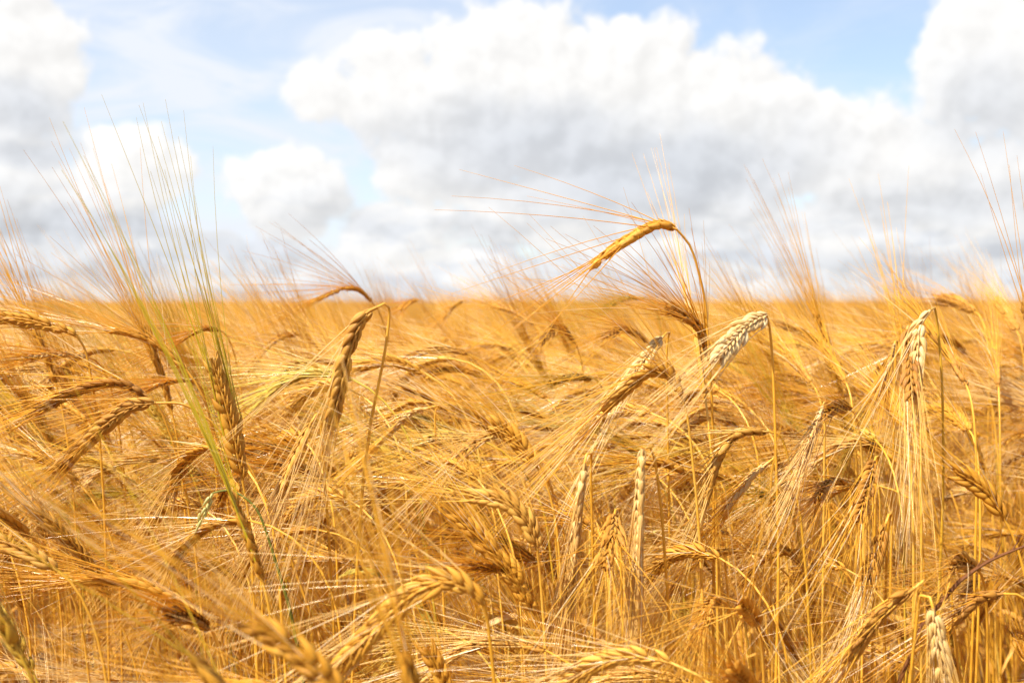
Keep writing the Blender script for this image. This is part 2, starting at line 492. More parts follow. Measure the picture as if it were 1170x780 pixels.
def make_leaf(o, out, rng, length=0.16, wid=0.0042, droop=1.0, curl=1.0):
    """a dry blade: leaves the stem upwards, bends over and twists"""
    mb = MB()
    n = 13
    out = np.asarray(out, float); out[2] = 0; out = norm(out)
    side = np.cross((0, 0, 1), out)
    path = [np.asarray(o, float)]
    ang = R(rng.uniform(62, 82))
    for i in range(n - 1):
        q = i / (n - 1)
        a = ang - droop * R(175) * q ** 1.3
        d = out * math.cos(a) + np.array((0, 0, 1)) * math.sin(a) + side * 0.25 * math.sin(4 * q + rng.random())
        path.append(path[-1] + norm(d) * length / (n - 1))
    path = np.array(path)
    T, Nn, B = frames(path, side)
    tw = curl * rng.uniform(-2.6, 2.6) * np.linspace(0, 1, n) ** 1.5
    Wd = Nn * np.cos(tw)[:, None] + B * np.sin(tw)[:, None]
    Up = np.cross(T, Wd)
    q = np.linspace(0, 1, n)
    w = wid * np.minimum(1, 0.55 + 2.2 * q) * (1 - q ** 2.2) + 0.0002
    V = []
    for c, h in ((-1, 0.28), (0, 0.0), (1, 0.28)):
        V.append(path + Wd * (c * w)[:, None] + Up * (h * w)[:, None])
    V = np.stack(V, 1).reshape(-1, 3)
    i = np.arange(n - 1)[:, None] * 3; j = np.arange(2)[None, :]
    Q = np.stack([i + j, i + j + 1, i + 4 + j, i + 3 + j], -1).reshape(-1, 4)
    mb.add(V, Q, rng.random(), np.repeat(q, 3), np.tile([0.0, 0.5, 1.0], n))
    return mb


# ------------------------------------------------------------------ objects
def at(px, py, y):
    """a point y metres into the field, seen at this pixel of the photograph"""
    x = (px - 585) / F_PX
    v = (390 - py) / F_PX
    c, s = math.cos(-PITCH), math.sin(-PITCH)
    d = np.array((x, c - s * v, s + c * v))
    return np.array((0, 0, CAM_Z)) + d * (y / d[1])


def project(pt):
    d = np.asarray(pt, float) - np.array((0, 0, CAM_Z))
    c, s = math.cos(PITCH), math.sin(PITCH)
    zc = c * d[1] - s * d[2]
    yc = s * d[1] + c * d[2]
    return 585 + F_PX * d[0] / zc, 390 - F_PX * yc / zc


def tag(o, label=None, cat=None, group=None, kind=None):
    if label: o['label'] = label
    if cat: o['category'] = cat
    if group: o['group'] = group
    if kind: o['kind'] = kind


def empty(name, loc):
    o = bpy.data.objects.new(name, None)
    o.empty_display_size = 0.05
    o.location = loc
    COL.objects.link(o)
    return o


def part(name, me, parent, tone=0.5, green=0.0):
    o = bpy.data.objects.new(name, me)
    o.parent = parent
    o['tone'] = float(tone); o['green'] = float(green)
    COL.objects.link(o)
    return o


# the ground under the crop: dry soil, one sheet out to the horizon
gm = bpy.data.materials.new('dry_soil')
gm.use_nodes = True
g = gm.node_tree
pb = g.nodes['Principled BSDF']
tcg = N(g, 'ShaderNodeTexCoord').outputs['Object']
c1 = MIX(g, NOISE(g, tcg, 30.0, 6.0), (0.10, 0.062, 0.032, 1), (0.22, 0.145, 0.075, 1))
c1 = MIX(g, SM(g, NOISE(g, tcg, 160.0, 3.0), 0.52, 0.66), c1, (0.42, 0.28, 0.11, 1))
inp(g, pb, 'Base Color', c1); inp(g, pb, 'Roughness', 0.95)
bp = N(g, 'ShaderNodeBump'); inp(g, bp, 'Strength', 0.6); inp(g, bp, 'Distance', 0.02); inp(g, bp, 'Height', NOISE(g, tcg, 45.0, 6.0))
g.links.new(bp.outputs[0], pb.inputs['Normal'])
me = bpy.data.meshes.new('ground')
xs = [-2500, -600, -100, -20, -4, 0, 4, 20, 100, 600, 2500]
me.from_pydata([(x, y, 0) for y in xs for x in xs], [], [(j * 11 + i, j * 11 + i + 1, (j + 1) * 11 + i + 1, (j + 1) * 11 + i) for j in range(10) for i in range(10)])
me.materials.append(gm)
go_ = bpy.data.objects.new('ground', me)
COL.objects.link(go_)
tag(go_, 'dry brown soil under the standing barley', 'ground', kind='structure')

# ------------------------------------------------------------------ the barley one can tell apart
# pts: ear axis from base to tip in photo pixels; y: metres into the field at the base; s: -1 tip nearer, +1 tip farther, 0 across
# kind: ear look; side: 'f' broad face to us, 'e' narrow edge to us
HERO = [
    # --- against the sky and along the skyline
    dict(pts=[(773, 262), (752, 257), (712, 277), (673, 307)], y=0.80, s=0, side='e', fan=0.17, tone=.5, plump=1.25, more=.05, stem=[(789, 282), (800, 318), (806, 350), (812, 430)], w=1.1, sag=.3,
         label='tallest barley plant, its orange ear arched over the skyline against the clouds'),
    dict(pts=[(427, 347), (411, 332), (390, 331), (352, 346)], y=1.30, s=-1, side='e', fan=.1, tone=.4, L=.10, w=.8, label='slim golden ear arching just over the skyline above the brown hanging ear'),
    dict(pts=[(738, 341), (715, 341), (690, 351)], y=1.55, s=-1, side='e', kind='brown', green=.55, tone=.5, label='blurred olive green ear on the skyline below the tall arched ear'),
    dict(pts=[(1114, 356), (1092, 345), (1068, 342)], y=1.35, s=1, side='f', kind='brown', tone=.5, w=1.35, label='blurred dark orange ear bulging over the skyline at far right'),
    dict(pts=[(1162, 378), (1150, 358), (1138, 340)], y=1.35, s=1, side='f', kind='brown', tone=.75, w=1.2, label='blurred brown ear leaning at the right edge just under the skyline'),
    dict(pts=[(478, 342), (468, 345), (458, 354)], y=1.7, s=-1, side='e', tone=.3, label='small blurred ear nodding at the skyline right of the brown hanging ear'),
    dict(pts=[(528, 344), (518, 350), (506, 364)], y=1.7, s=-1, side='e', tone=.55, label='small blurred ear with a pale tip hanging just under the skyline'),
    dict(pts=[(612, 372), (592, 358), (566, 349)], y=1.5, s=1, side='e', kind='brown', tone=.6, label='blurred brownish ear lying flat just under the skyline left of the tall arched ear'),
    dict(pts=[(806, 455), (798, 400), (786, 348)], y=.86, s=1, side='e', tone=.4, fan=.07, awn=.165, more=.05, wind=(-.12, 0, 0), sag=0, w=.9, keep=.5, label='upright ear behind the tall arched ear, its bristles spraying high into the clouds'),
    dict(pts=[(1042, 462), (1036, 420), (1026, 366)], y=1.0, s=1, side='e', tone=.5, fan=.10, awn=.15, more=.1, wind=(-.12, 0, 0), sag=0, w=.8, keep=.45, label='blurred upright ear behind the close pair at right, bristles rising over the skyline'),
    dict(pts=[(1186, 440), (1180, 390), (1168, 345)], y=.85, s=0, side='e', kind='brown', tone=.2, fan=.08, awn=.15, more=.1, wind=(-.12, 0, 0), sag=0, w=.8, keep=.35, label='upright ear at the right edge with a few dark bristles against the clouds'),
    dict(pts=[(196, 470), (182, 420), (160, 368)], y=.92, s=0, side='e', tone=.4, fan=.09, awn=.16, more=.4, wind=(-.15, 0, 0), sag=0, w=.85, keep=.4, label='ear leaning behind the sloping golden ear, bristles raised against the left clouds'),
    dict(pts=[(64, 440), (50, 400), (24, 350)], y=.95, s=0, side='e', tone=.45, fan=.12, awn=.15, more=.5, wind=(-.3, 0, 0), sag=0, w=.85, keep=.4, label='blurred ear leaning left at the left edge with long orange bristles over the skyline'),
    dict(pts=[(962, 450), (948, 400), (930, 352)], y=1.15, s=0, side='e', tone=.4, fan=.10, awn=.16, more=.4, wind=(-.15, 0, 0), sag=0, w=.85, keep=.6, label='blurred leaning ear above the two brown leaning ears, bristles crossing the skyline'),
    # --- left third
    dict(pts=[(88, 384), (62, 374), (30, 366), (-14, 361)], y=.80, s=0, side='f', fan=.16, tone=.35, w=1.0, stem=[(98, 402), (106, 440)], label='orange ear lying level at the left edge just under the skyline'),
    dict(pts=[(100, 408), (65, 405), (28, 408)], y=.95, s=-1, side='e', kind='pale', tone=.5, w=.6, fan=.1, label='slim pale beaded ear lying level below the orange ear at the left edge'),
    dict(pts=[(214, 424), (190, 400), (158, 383), (122, 377)], y=.90, s=0, side='e', tone=.3, fan=.14, w=.9, label='golden ear sloping up to the left beside the green bristles'),
    dict(pts=[(168, 452), (140, 439), (100, 443), (42, 469)], y=.80, s=0, side='e', kind='brown', tone=.15, fan=.10, w=.95, stem=[(182, 466), (196, 500)], label='dark brown arched ear with a sunlit upper edge, bowing left'),
    dict(pts=[(218, 434), (195, 435), (166, 443)], y=.90, s=-1, side='e', kind='pale', tone=.4, w=.6, fan=.08, label='slim pale beaded ear directly behind the dark brown arched ear'),
    dict(pts=[(178, 460), (148, 466), (105, 500), (60, 541)], y=.74, s=0, side='f', kind='brown', tone=.75, fan=.13, awn=.13, stem=[(210, 462), (240, 480)], label='brownish ear drooping left below the dark arched ear, its bristles catching the sun'),
    dict(pts=[(250, 377), (232, 376), (204, 388)], y=1.05, s=-1, side='e', tone=.2, w=.75, fan=.08, label='small orange ear bowing left between the two bunches of green bristles'),
    dict(pts=[(277, 548), (262, 480), (241, 409)], y=.72, s=0, side='f', tone=.45, fan=.03, awn=.16, more=.0, keep=.7, thick=1.3, beardgreen=.9, wind=(0.10, 0, 0), sag=0, L=.10, w=1.15, stem=[(284, 590), (290, 680)],
         label='plump upright golden ear with tall green bristles reaching into the sky'),
    dict(pts=[(300, 664), (284, 615), (264, 562)], y=.62, s=0, side='e', tone=.3, fan=.03, awn=.178, more=.0, keep=.6, thick=1.3, green=.05, beardgreen=.9, w=.85, wind=(-.25, 0, 0), sag=0, L=.085, label='low leaning ear whose long yellow green bristles slope up left past the plump upright ear'),
    dict(pts=[(66, 652), (30, 630), (-16, 612)], y=.62, s=0, side='f', kind='brown', tone=.7, fan=.14, label='brownish ear pointing out of the left edge low in the crop'),
    dict(pts=[(208, 686), (150, 664), (82, 664)], y=.66, s=0, side='e', tone=.35, fan=.14, label='golden ear lying level low at left behind blurred green stems'),
    dict(pts=[(238, 716), (215, 703), (190, 702)], y=.64, s=-1, side='e', kind='brown', tone=.2, fan=.12, label='short dark ear low at left touching the level golden ear'),
    dict(pts=[(392, 792), (345, 748), (288, 712)], y=.40, s=0, side='f', tone=.35, fan=.06, awn=.15, more=1.0, w=1.0, wind=(-.2, 0, .15), sag=0, label='large blurred ear closest to us, at the bottom edge, pointing up left'),
    dict(pts=[(22, 745), (8, 720), (-12, 690)], y=.50, s=0, side='e', tone=.4, green=.4, fan=.15, label='blurred greenish ear in the bottom left corner'),
    dict(pts=[(300, 845), (262, 800), (222, 752)], y=.43, s=0, side='e', tone=.5, fan=.15, awn=.15, green=.0, beardgreen=.5, more=.0, keep=.35, wind=(-.2, 0, .1), sag=0, label='blurred ear at the bottom left with yellow green bristles slanting up left across the crop'),
    dict(pts=[(492, 850), (476, 800), (462, 752)], y=.43, s=0, side='e', tone=.5, fan=.09, awn=.13, wind=(-.1, 0, .1), sag=0, label='blurred ear at the bottom edge, bristles standing up before the large arching ear'),
    # --- around the brown hanging ear
    dict(pts=[(431, 351), (415, 362), (397, 405), (376, 492)], y=.68, s=0, side='f', kind='brown', tone=.8, fan=.07, awn=.14, more=.25, keep=.85, paleawn=True, L=.105, w=1.15, stem=[(440, 347), (445, 356), (440, 400), (424, 480)],
         label='long brown ear hanging down with a white sunlit fringe of bristles, left of centre'),
    dict(pts=[(356, 482), (338, 520), (318, 566)], y=.74, s=0, side='e', kind='brown', tone=.9, fan=.12, paleawn=True, label='orange brown ear hanging at the foot of the long brown hanging ear'),
    dict(pts=[(490, 459), (462, 462), (418, 496)], y=.95, s=0, side='e', tone=.5, fan=.10, paleawn=True, w=.8, label='golden ear bowing left with silvery bristles right of the long hanging ear'),
    dict(pts=[(489, 466), (468, 474), (428, 512)], y=.88, s=0, side='e', kind='pale', tone=.6, fan=.08, w=.7, label='pale beaded ear just beneath the golden ear with silvery bristles'),
    dict(pts=[(600, 512), (572, 492), (540, 474)], y=.82, s=0, side='f', tone=.4, fan=.12, label='orange ear lying in the tangle left of the blurred big orange ear'),
    dict(pts=[(614, 534), (592, 505), (563, 482)], y=.80, s=0, side='f', tone=.45, w=1.2, fan=.12, label='plump orange ear slanting up left, close above the brown herringbone ear'),
    dict(pts=[(626, 456), (606, 443), (583, 434)], y=1.05, s=1, side='e', tone=.3, label='orange ear slanting up left beside the level olive ear'),
    dict(pts=[(677, 432), (652, 431), (626, 438)], y=1.10, s=-1, side='e', kind='brown', green=.4, tone=.5, label='olive ear lying level left of the golden arch'),
    dict(pts=[(657, 392), (640, 374), (616, 392)], y=1.15, s=-1, side='e', kind='brown', tone=.8, w=.85, label='small blurred ear bent over like a hook below the skyline'),
    dict(pts=[(739, 391), (715, 376), (689, 387)], y=1.15, s=-1, side='e', kind='brown', tone=.35, w=.9, label='small dark blurred ear arching above the bleached upright ear'),
    # --- centre
    dict(pts=[(809, 408), (803, 382), (786, 363), (760, 352)], y=.86, s=-1, side='e', kind='brown', tone=.6, fan=.14, stem=[(812, 440), (816, 520)], label='brown ear curling up left under the stalk of the tall arched ear'),
    dict(pts=[(876, 360), (852, 374), (816, 413)], y=.74, s=-1, side='f', kind='pale', tone=.85, fan=.05, awn=.13, paleawn=True, L=.095, w=1.2, stem=[(880, 380), (884, 440), (889, 600)],
         label='bright bleached ear hanging left, right of the brown curled ear'),
    dict(pts=[(757, 385), (735, 412), (703, 456)], y=.84, s=-1, side='f', kind='pale', tone=.7, fan=.10, paleawn=True, w=.95, label='bleached white ear slanting down left above the golden arch'),
    dict(pts=[(779, 454), (766, 430), (738, 427), (688, 470)], y=.75, s=0, side='f', tone=.55, fan=.14, awn=.14, stem=[(786, 480), (795, 560)], label='golden ear arching left in front of the bleached white slanting ear'),
    dict(pts=[(878, 493), (846, 495), (822, 522), (804, 580)], y=.78, s=0, side='e', kind='brown', green=.15, tone=.6, fan=.08, paleawn=True, stem=[(893, 500), (905, 540)], label='olive brown bowed ear hanging left with silver bristles, under the bright bleached ear'),
    dict(pts=[(878, 528), (858, 545), (829, 582)], y=.80, s=0, side='e', kind='pale', tone=.4, fan=.1, w=.8, label='pale slim ear slanting down left beside the olive brown bowed ear'),
    dict(pts=[(734, 512), (731, 560), (728, 676)], y=.66, s=0, side='e', kind='pale', tone=.5, fan=.045, awn=.15, more=.9, paleawn=True, w=.9, stem=[(741, 508), (749, 530), (757, 600), (766, 730)], label='straight bleached ear hanging upright with dark notches down its middle'),
    dict(pts=[(668, 529), (661, 580), (649, 684)], y=.70, s=0, side='e', kind='pale', tone=.35, fan=.06, awn=.15, more=.9, paleawn=True, w=.88, label='hanging pale ear left of the straight bleached ear with dark notches'),
    dict(pts=[(614, 628), (601, 596), (575, 573), (536, 566)], y=.665, s=0, side='f', kind='brown', tone=.95, fan=.12, plump=1.15, stem=[(617, 655), (622, 720)], label='brown gold herringbone ear arching left over the big blurred orange ear'),
    dict(pts=[(612, 702), (575, 645), (519, 584)], y=.70, s=0, side='f', tone=.35, fan=.10, w=1.15, plump=1.15, stem=[(622, 740), (628, 800)], label='big orange ear leaning up left directly below the herringbone ear'),
    dict(pts=[(577, 652), (553, 647), (529, 645)], y=.72, s=-1, side='e', kind='brown', tone=.25, w=.7, fan=.1, label='dark ear dotted with white crossing behind the big orange ear'),
    dict(pts=[(553, 690), (515, 664), (468, 680), (428, 718), (376, 768)], y=.54, s=0, side='f', kind='ear', tone=.65, fan=.12, awn=.13, paleawn=True, L=.105, w=1.1, stem=[(558, 715), (566, 790)], label='large softly blurred ear arching left at the bottom centre'),
    dict(pts=[(702, 588), (700, 612), (690, 648)], y=.70, s=-1, side='f', kind='brown', tone=.6, w=1.15, fan=.3, L=.07, label='fan shaped brown ear facing us left of the straight notched ear'),
    dict(pts=[(516, 806), (503, 772), (488, 740)], y=.62, s=0, L=.05, side='f', tone=.3, label='blurred orange ear at the bottom edge under the large arching ear'),
    dict(pts=[(786, 541), (765, 531), (742, 529)], y=.85, s=0, side='e', tone=.2, label='orange ear lying level behind the stalk of the straight notched ear'),
    # --- right third
    dict(pts=[(1036, 377), (1040, 410), (1043, 455)], y=.74, s=-1, side='f', kind='brown', tone=.1, fan=.03, more=.1, awn=.11, paleawn=True, L=.062, wind=(0, 0, 0), stem=[(1037, 373), (1040, 380), (1050, 440), (1052, 520)], label='dark ear hanging behind pale bristles, left one of the close pair at right'),
    dict(pts=[(1063, 354), (1051, 375), (1048, 410), (1044, 452)], y=.72, s=0, side='f', kind='pale', tone=.75, fan=.025, awn=.16, more=.4, paleawn=True, w=.95, wind=(-.05, 0, 0), stem=[(1067, 351), (1070, 362), (1076, 430), (1078, 520)], stemgreen=.25, label='pinkish bleached ear hanging beside the dark one, with long pale bristles'),
    dict(pts=[(1022, 393), (1017, 412), (1010, 434)], y=.95, s=-1, side='e', kind='pale', tone=.4, w=.6, fan=.06, label='thin pale ear hanging left of the close pair at right'),
    dict(pts=[(1104, 440), (1086, 408), (1064, 380)], y=.90, s=1, side='e', kind='brown', tone=.35, fan=.12, label='dark blurred ear leaning up left, right of the pinkish bleached ear'),
    dict(pts=[(1032, 486), (1018, 460), (1000, 436)], y=.82, s=1, side='f', tone=.2, fan=.1, label='dark gold ear slanting up left under the thin pale ear'),
    dict(pts=[(931, 443), (916, 423), (899, 404)], y=1.05, s=1, side='e', kind='brown', tone=.7, label='blurred brown ear leaning up left, left one of two below the skyline'),
    dict(pts=[(967, 438), (954, 416), (941, 394)], y=1.05, s=1, side='e', tone=.15, label='blurred dark orange ear leaning up left, right one of two below the skyline'),
    dict(pts=[(1141, 442), (1139, 420), (1134, 398)], y=1.10, s=1, side='e', kind='brown', tone=.5, label='blurred upright brown ear near the right edge'),
    dict(pts=[(1108, 492), (1092, 476), (1074, 464)], y=.92, s=1, side='f', tone=.3, label='orange ear slanting up left below the dark blurred leaning ear'),
    dict(pts=[(940, 464), (932, 486), (919, 520)], y=.80, s=-1, side='e', kind='pale', tone=.65, fan=.07, paleawn=True, w=.75, label='small bleached ear hanging with a shining tail of bristles, right of the olive ear'),
    dict(pts=[(972, 468), (958, 464), (944, 470)], y=.84, L=.05, s=-1, side='f', kind='brown', tone=.4, label='short brown ear head bowed toward us beside the small bleached ear'),
    dict(pts=[(999, 527), (991, 556), (979, 596)], y=.76, s=-1, side='f', kind='brown', tone=.35, fan=.1, label='dark brown ear hanging left of the long pale bristles'),
    dict(pts=[(967, 551), (948, 551), (931, 574)], y=.80, s=-1, side='e', tone=.4, w=.85, label='small golden hook shaped ear left of the dark brown hanging ear'),
    dict(pts=[(1012, 598), (1002, 632), (984, 678)], y=.70, s=0, side='f', kind='brown', tone=.55, paleawn=True, fan=.08, w=.95, label='brown ear hanging at the lower end of the long pale bristles'),
    dict(pts=[(1148, 594), (1126, 562), (1090, 537)], y=.70, s=0, side='f', tone=.3, w=1.1, fan=.12, label='thick golden brown ear slanting up left near the right edge'),
    dict(pts=[(1118, 652), (1098, 640), (1086, 650)], y=.72, L=.055, s=-1, side='f', kind='brown', tone=.8, w=1.0, label='squat brown ear nodding below the thick golden brown ear'),
    dict(pts=[(1044, 672), (1008, 700), (966, 756)], y=.62, s=0, side='e', kind='brown', tone=.7, fan=.1, label='long rusty brown ear drooping left at the lower right'),
    dict(pts=[(1146, 678), (1118, 684), (1092, 708)], y=.66, s=0, side='e', kind='brown', tone=.25, label='dark ear lying low under the squat brown ear at right'),
    dict(pts=[(1066, 694), (1070, 722), (1078, 778)], y=.60, s=0, side='f', kind='pale', tone=.55, fan=.14, awn=.13, paleawn=True, label='pale ear hanging to the bottom edge at right with loose curving bristles'),
    dict(pts=[(866, 712), (858, 700), (846, 688)], y=.68, s=-1, side='f', tone=.7, fan=.75, awn=.11, sag=0, L=.06, wind=(0, 0, 0), label='ear pointing at us with bristles spread like a star'),
    dict(pts=[(862, 792), (848, 774), (836, 762)], y=.56, L=.06, s=-1, side='f', kind='ear', tone=.7, label='blurred brown ear head at the bottom edge below the star shaped ear'),
    dict(pts=[(824, 686), (812, 690), (806, 714)], y=.70, L=.06, s=-1, side='e', kind='brown', tone=.75, w=.9, label='small brown ear bent over left of the star shaped ear'),
]
hero_lines = []


def hero_plant(h, i):
    rng = np.random.default_rng(1000 + i)
    y = h['y']
    px = h['pts']
    L = h.get('L', 0.088)
    pl = np.array([at(a, b, y) for a, b in px])
    lp = np.sum(np.linalg.norm(np.diff(pl, axis=0), axis=1))
    ext = math.sqrt(max(0, L * L - lp * lp)) * h['s'] if lp < L else 0.0
    ext = max(-0.07, min(0.07, ext))
    u = np.concatenate([[0], np.cumsum(np.linalg.norm(np.diff(pl, axis=0), axis=1))]) / lp
    pts = np.array([at(a, b, y + ext * q) for (a, b), q in zip(px, u)])
    axis = resample(pts, 22)
    hero_lines.append((y, np.array([project(q) for q in axis[::3]])))
    view = norm(axis.mean(0) - np.array((0, 0, CAM_Z)))
    t = norm(axis[-1] - axis[0])
    side = np.cross(view, t) if h['side'] == 'f' else view
    side = norm(side) + (np.cross(t, side) * rng.normal(0, 0.35))
    kind = h.get('kind', 'ear')
    ear, beard = make_ear(axis, side, rng, 2, h.get('fan', .13), h.get('awn', .125), h.get('sag', .5), h.get('wind', (-.25, 0, 0)), h.get('w', 1.0), plump=h.get('plump', 1.0), more=h.get('more', .45), keep=h.get('keep', 1.0), thick=h.get('thick', 1.0))
    # stalk: leaves the base against the ear's direction, turns over and goes down to the soil
    p0 = axis[0]
    d0 = norm(axis[0] - axis[2])
    sgn = 1.0 if px[0][0] >= px[-1][0] else -1.0
    if 'stem' in h:
        st = [p0] + [at(a, b, y + 0.004 * (k + 1)) for k, (a, b) in enumerate(h['stem'])]
        last = st[-1]; dl = norm(st[-1] - st[-2])
        gx = last[0] + dl[0] / max(0.15, -dl[2]) * 0.10 + rng.normal(0, .012)
        foot = np.array((gx, last[1] + 0.03 + rng.normal(0, .015), 0.0))
        up = resample(st, 16)
        low = bez(last, last + dl * 0.10, foot + np.array((0, 0, 0.3)), foot, 12)
        path = np.vstack([up, low[1:]])
    else:
        foot = np.array((p0[0] + sgn * rng.uniform(.0, .03) * (1 if d0[2] > -0.5 else 1.6), p0[1] + rng.uniform(.0, .05), 0.0))
        if d0[2] > 0.2:      # a hanging ear: the neck loops over above its base
            k1 = p0 + d0 * 0.005
            k2 = p0 + d0 * 0.005 + np.array((sgn * 0.004, 0.005, 0.001))
            k3 = p0 + np.array((sgn * 0.005, 0.011, -0.012))
            k4 = p0 + np.array((sgn * 0.008, 0.022, -0.09))
            up = resample([p0, k1, k2, k3, k4], 18)
            low = bez(k4, k4 + norm(k4 - k3) * 0.15, foot + np.array((0, 0, .3)), foot, 12)
            path = np.vstack([up, low[1:]])
        else:
            path = bez(p0, p0 + d0 * 0.07, np.array((foot[0], foot[1], max(0.3, p0[2] - 0.30))), foot, 24)
    stem = make_stem(path, rng)
    root = empty('barley_plant', foot)
    tag(root, h['label'], 'barley plant', 'barley plants with ears that stand out of the crop')
    off = -foot
    for mb in (ear, beard, stem):
        mb.v = [v + off for v in mb.v]
    tone = h.get('tone', .5)
    gr = h.get('green', 0.0)
    part('stem', make_mesh('stem', [(stem, MAT['stem'])]), root, rng.uniform(.2, .8), max(gr, h.get('stemgreen', 0)))
    eo = part('ear', make_mesh('ear', [(ear, MAT[kind])]), root, tone, gr)
    part('beard', make_mesh('beard', [(beard, MAT['pale_awn' if h.get('paleawn') else 'awn'])]), eo, tone, h.get('beardgreen', gr))
    if rng.random() < 0.4:
        zq = rng.uniform(0.42, 0.62)
        q = path[np.argmin(np.abs(path[14:, 2] - zq)) + 14] - foot
        lf = make_leaf(q, (rng.normal(-.5, .8), rng.normal(0, .6), 0), rng, rng.uniform(.12, .22), rng.uniform(.003, .0048))
        part('leaf', make_mesh('leaf', [(lf, MAT['leaf'])]), root, rng.random(), gr)


for i, h in enumerate(HERO):
    hero_plant(h, i)


# ------------------------------------------------------------------ forms of barley for the rest of the crop
def form(seed, bend, hi=1, awn=.12, fan=.14, kind='ear', leaves=1, height=.86, az=0.0, paleawn=False):
    """one whole plant with its foot at the origin; the nod goes to -X turned by az"""
    rng = np.random.default_rng(seed)
    d = np.array((-math.cos(az), math.sin(az), 0.0))
    # walk up the straw: nearly straight, then the neck and the ear bend over
    Ls, Ln, Le = height - 0.10, 0.11, rng.uniform(.078, .094)
    step = 0.008
    tot = Ls + Ln + Le
    p = np.zeros(3); path = [p.copy()]; lens = [0.0]
    lean = R(rng.uniform(2, 7)); s = 0.0
    w1 = rng.uniform(0, 6)
    while s < tot - 1e-6:
        q = max(0.0, (s - Ls) / (Ln + Le * 0.8))
        th = lean + R(4) * math.sin(3 * s / tot + w1) + (R(bend) - lean) * min(1, q) ** 1.25
        p = p + (d * math.sin(th) + np.array((0, 0, 1)) * math.cos(th)) * step
        s += step
        path.append(p.copy()); lens.append(s)
    path = np.array(path); lens = np.array(lens)
    cut = np.searchsorted(lens, Ls + Ln)
    axis = resample(path[cut::2], 14)
    sp = path[:cut + 1][::-1]
    keep = sorted(set(list(range(0, min(22, len(sp)), 2)) + list(range(22, len(sp), 9)) + [len(sp) - 1]))
    stem_path = sp[keep]
    # bring the apex to one height for every form
    k = 0.865 / axis[:, 2].max()
    axis = axis * k; stem_path = stem_path * k
    side = np.array((-d[1], d[0], 0)); sd0 = side * math.cos(seed * 1.7) + np.array((0, 0, 1)) * math.sin(seed * 1.7)
    ear, beard = make_ear(axis, sd0, rng, hi, fan * (.75 if bend < 70 else 1), awn * (1.08 if bend < 70 else 1), .1 if bend < 70 else .5, (-.12 if bend < 70 else -.25, 0, 0), rng.uniform(.92, 1.08), more=.35 if bend < 70 else .6)
    stem = make_stem(stem_path, rng, 5)
    lv = []
    for _ in range(leaves):
        z = rng.uniform(.40, .66)
        o = stem_path[np.argmin(np.abs(stem_path[:, 2] - z))]
        lv.append(make_leaf(o, (rng.normal(-.6, .8), rng.normal(0, .7), 0), rng, rng.uniform(.11, .22), rng.uniform(.003, .0046)))
    return dict(stem=stem, ear=ear, beard=beard, leaf=lv, kind=kind, pale=paleawn, axis=axis, tone=rng.uniform(.2, .8))


FORMS = []
UP, DOWN = [], []
BENDS = [28, 38, 48, 58, 76, 88, 98, 108, 118, 128, 140, 150, 33, 112, 43, 92]
KINDS = ['ear', 'ear', 'brown', 'ear', 'ear', 'brown', 'ear', 'ear', 'ear', 'brown', 'ear', 'ear', 'ear', 'ear', 'ear', 'ear']
for i, (b, k) in enumerate(zip(BENDS, KINDS)):
    (UP if b < 70 else DOWN).append(i)
    FORMS.append(form(50 + i, b, 1, awn=random.Random(i).uniform(.12, .15), fan=random.Random(i + 9).uniform(.09, .19), kind=k,
                      leaves=i % 2, az=R((-35, 20, -10, 40, 0, -25, 30)[i % 7]), paleawn=(k == 'pale' or i % 5 == 4 or i in (10, 11))))
for fm in FORMS:
    apex = max(np.max(fm['axis'][:, 2]), 0)
    fm['apex'] = apex
    fm['meshes'] = [('stem', make_mesh('stem', [(fm['stem'], MAT['stem'])])), ('ear', make_mesh('ear', [(fm['ear'], MAT[fm['kind']])])),
                    ('beard', make_mesh('beard', [(fm['beard'], MAT['pale_awn' if fm['pale'] else 'awn'])]))] + \
                   [('leaf', make_mesh('leaf', [(lf, MAT['leaf'])])) for lf in fm['leaf']]

GROUPS = {
    'up': ('one of the near golden barley plants leaning up left among the crowded stalks', 'near barley plants leaning up left in the crowd'),
    'bow': ('one of the near golden barley plants with ear bowed level among the crowded stalks', 'near barley plants bowed level in the crowd'),
    'hang': ('one of the near golden barley plants with ear hanging down among the crowded stalks', 'near barley plants hanging their ears in the crowd'),
    'brown': ('one of the near barley plants with a dull brown ear among the crowded stalks', 'near brown eared barley plants in the crowd'),
}
protos = {}


def proto_plant(i):
    """the first plant of a form, with its parts"""
    fm = FORMS[i]
    root = empty('barley_plant', (0, 0, 0))
    eo = None
    for nm, me in fm['meshes']:
        o = part(nm, me, eo if nm == 'beard' else root)
        if nm == 'ear':
            eo = o
    return root


def copy_tree(o, parent=None):
    c = o.copy()
    COL.objects.link(c)
    if parent is not None:
        c.parent = parent
    for ch in o.children:
        copy_tree(ch, c)
    return c


def set_tone(o, tone, green, rng):
    for ch in o.children:
        ch['tone'] = float(np.clip(tone + rng.normal(0, .12), 0, 1)); ch['green'] = float(green)
        set_tone(ch, tone, green, rng)


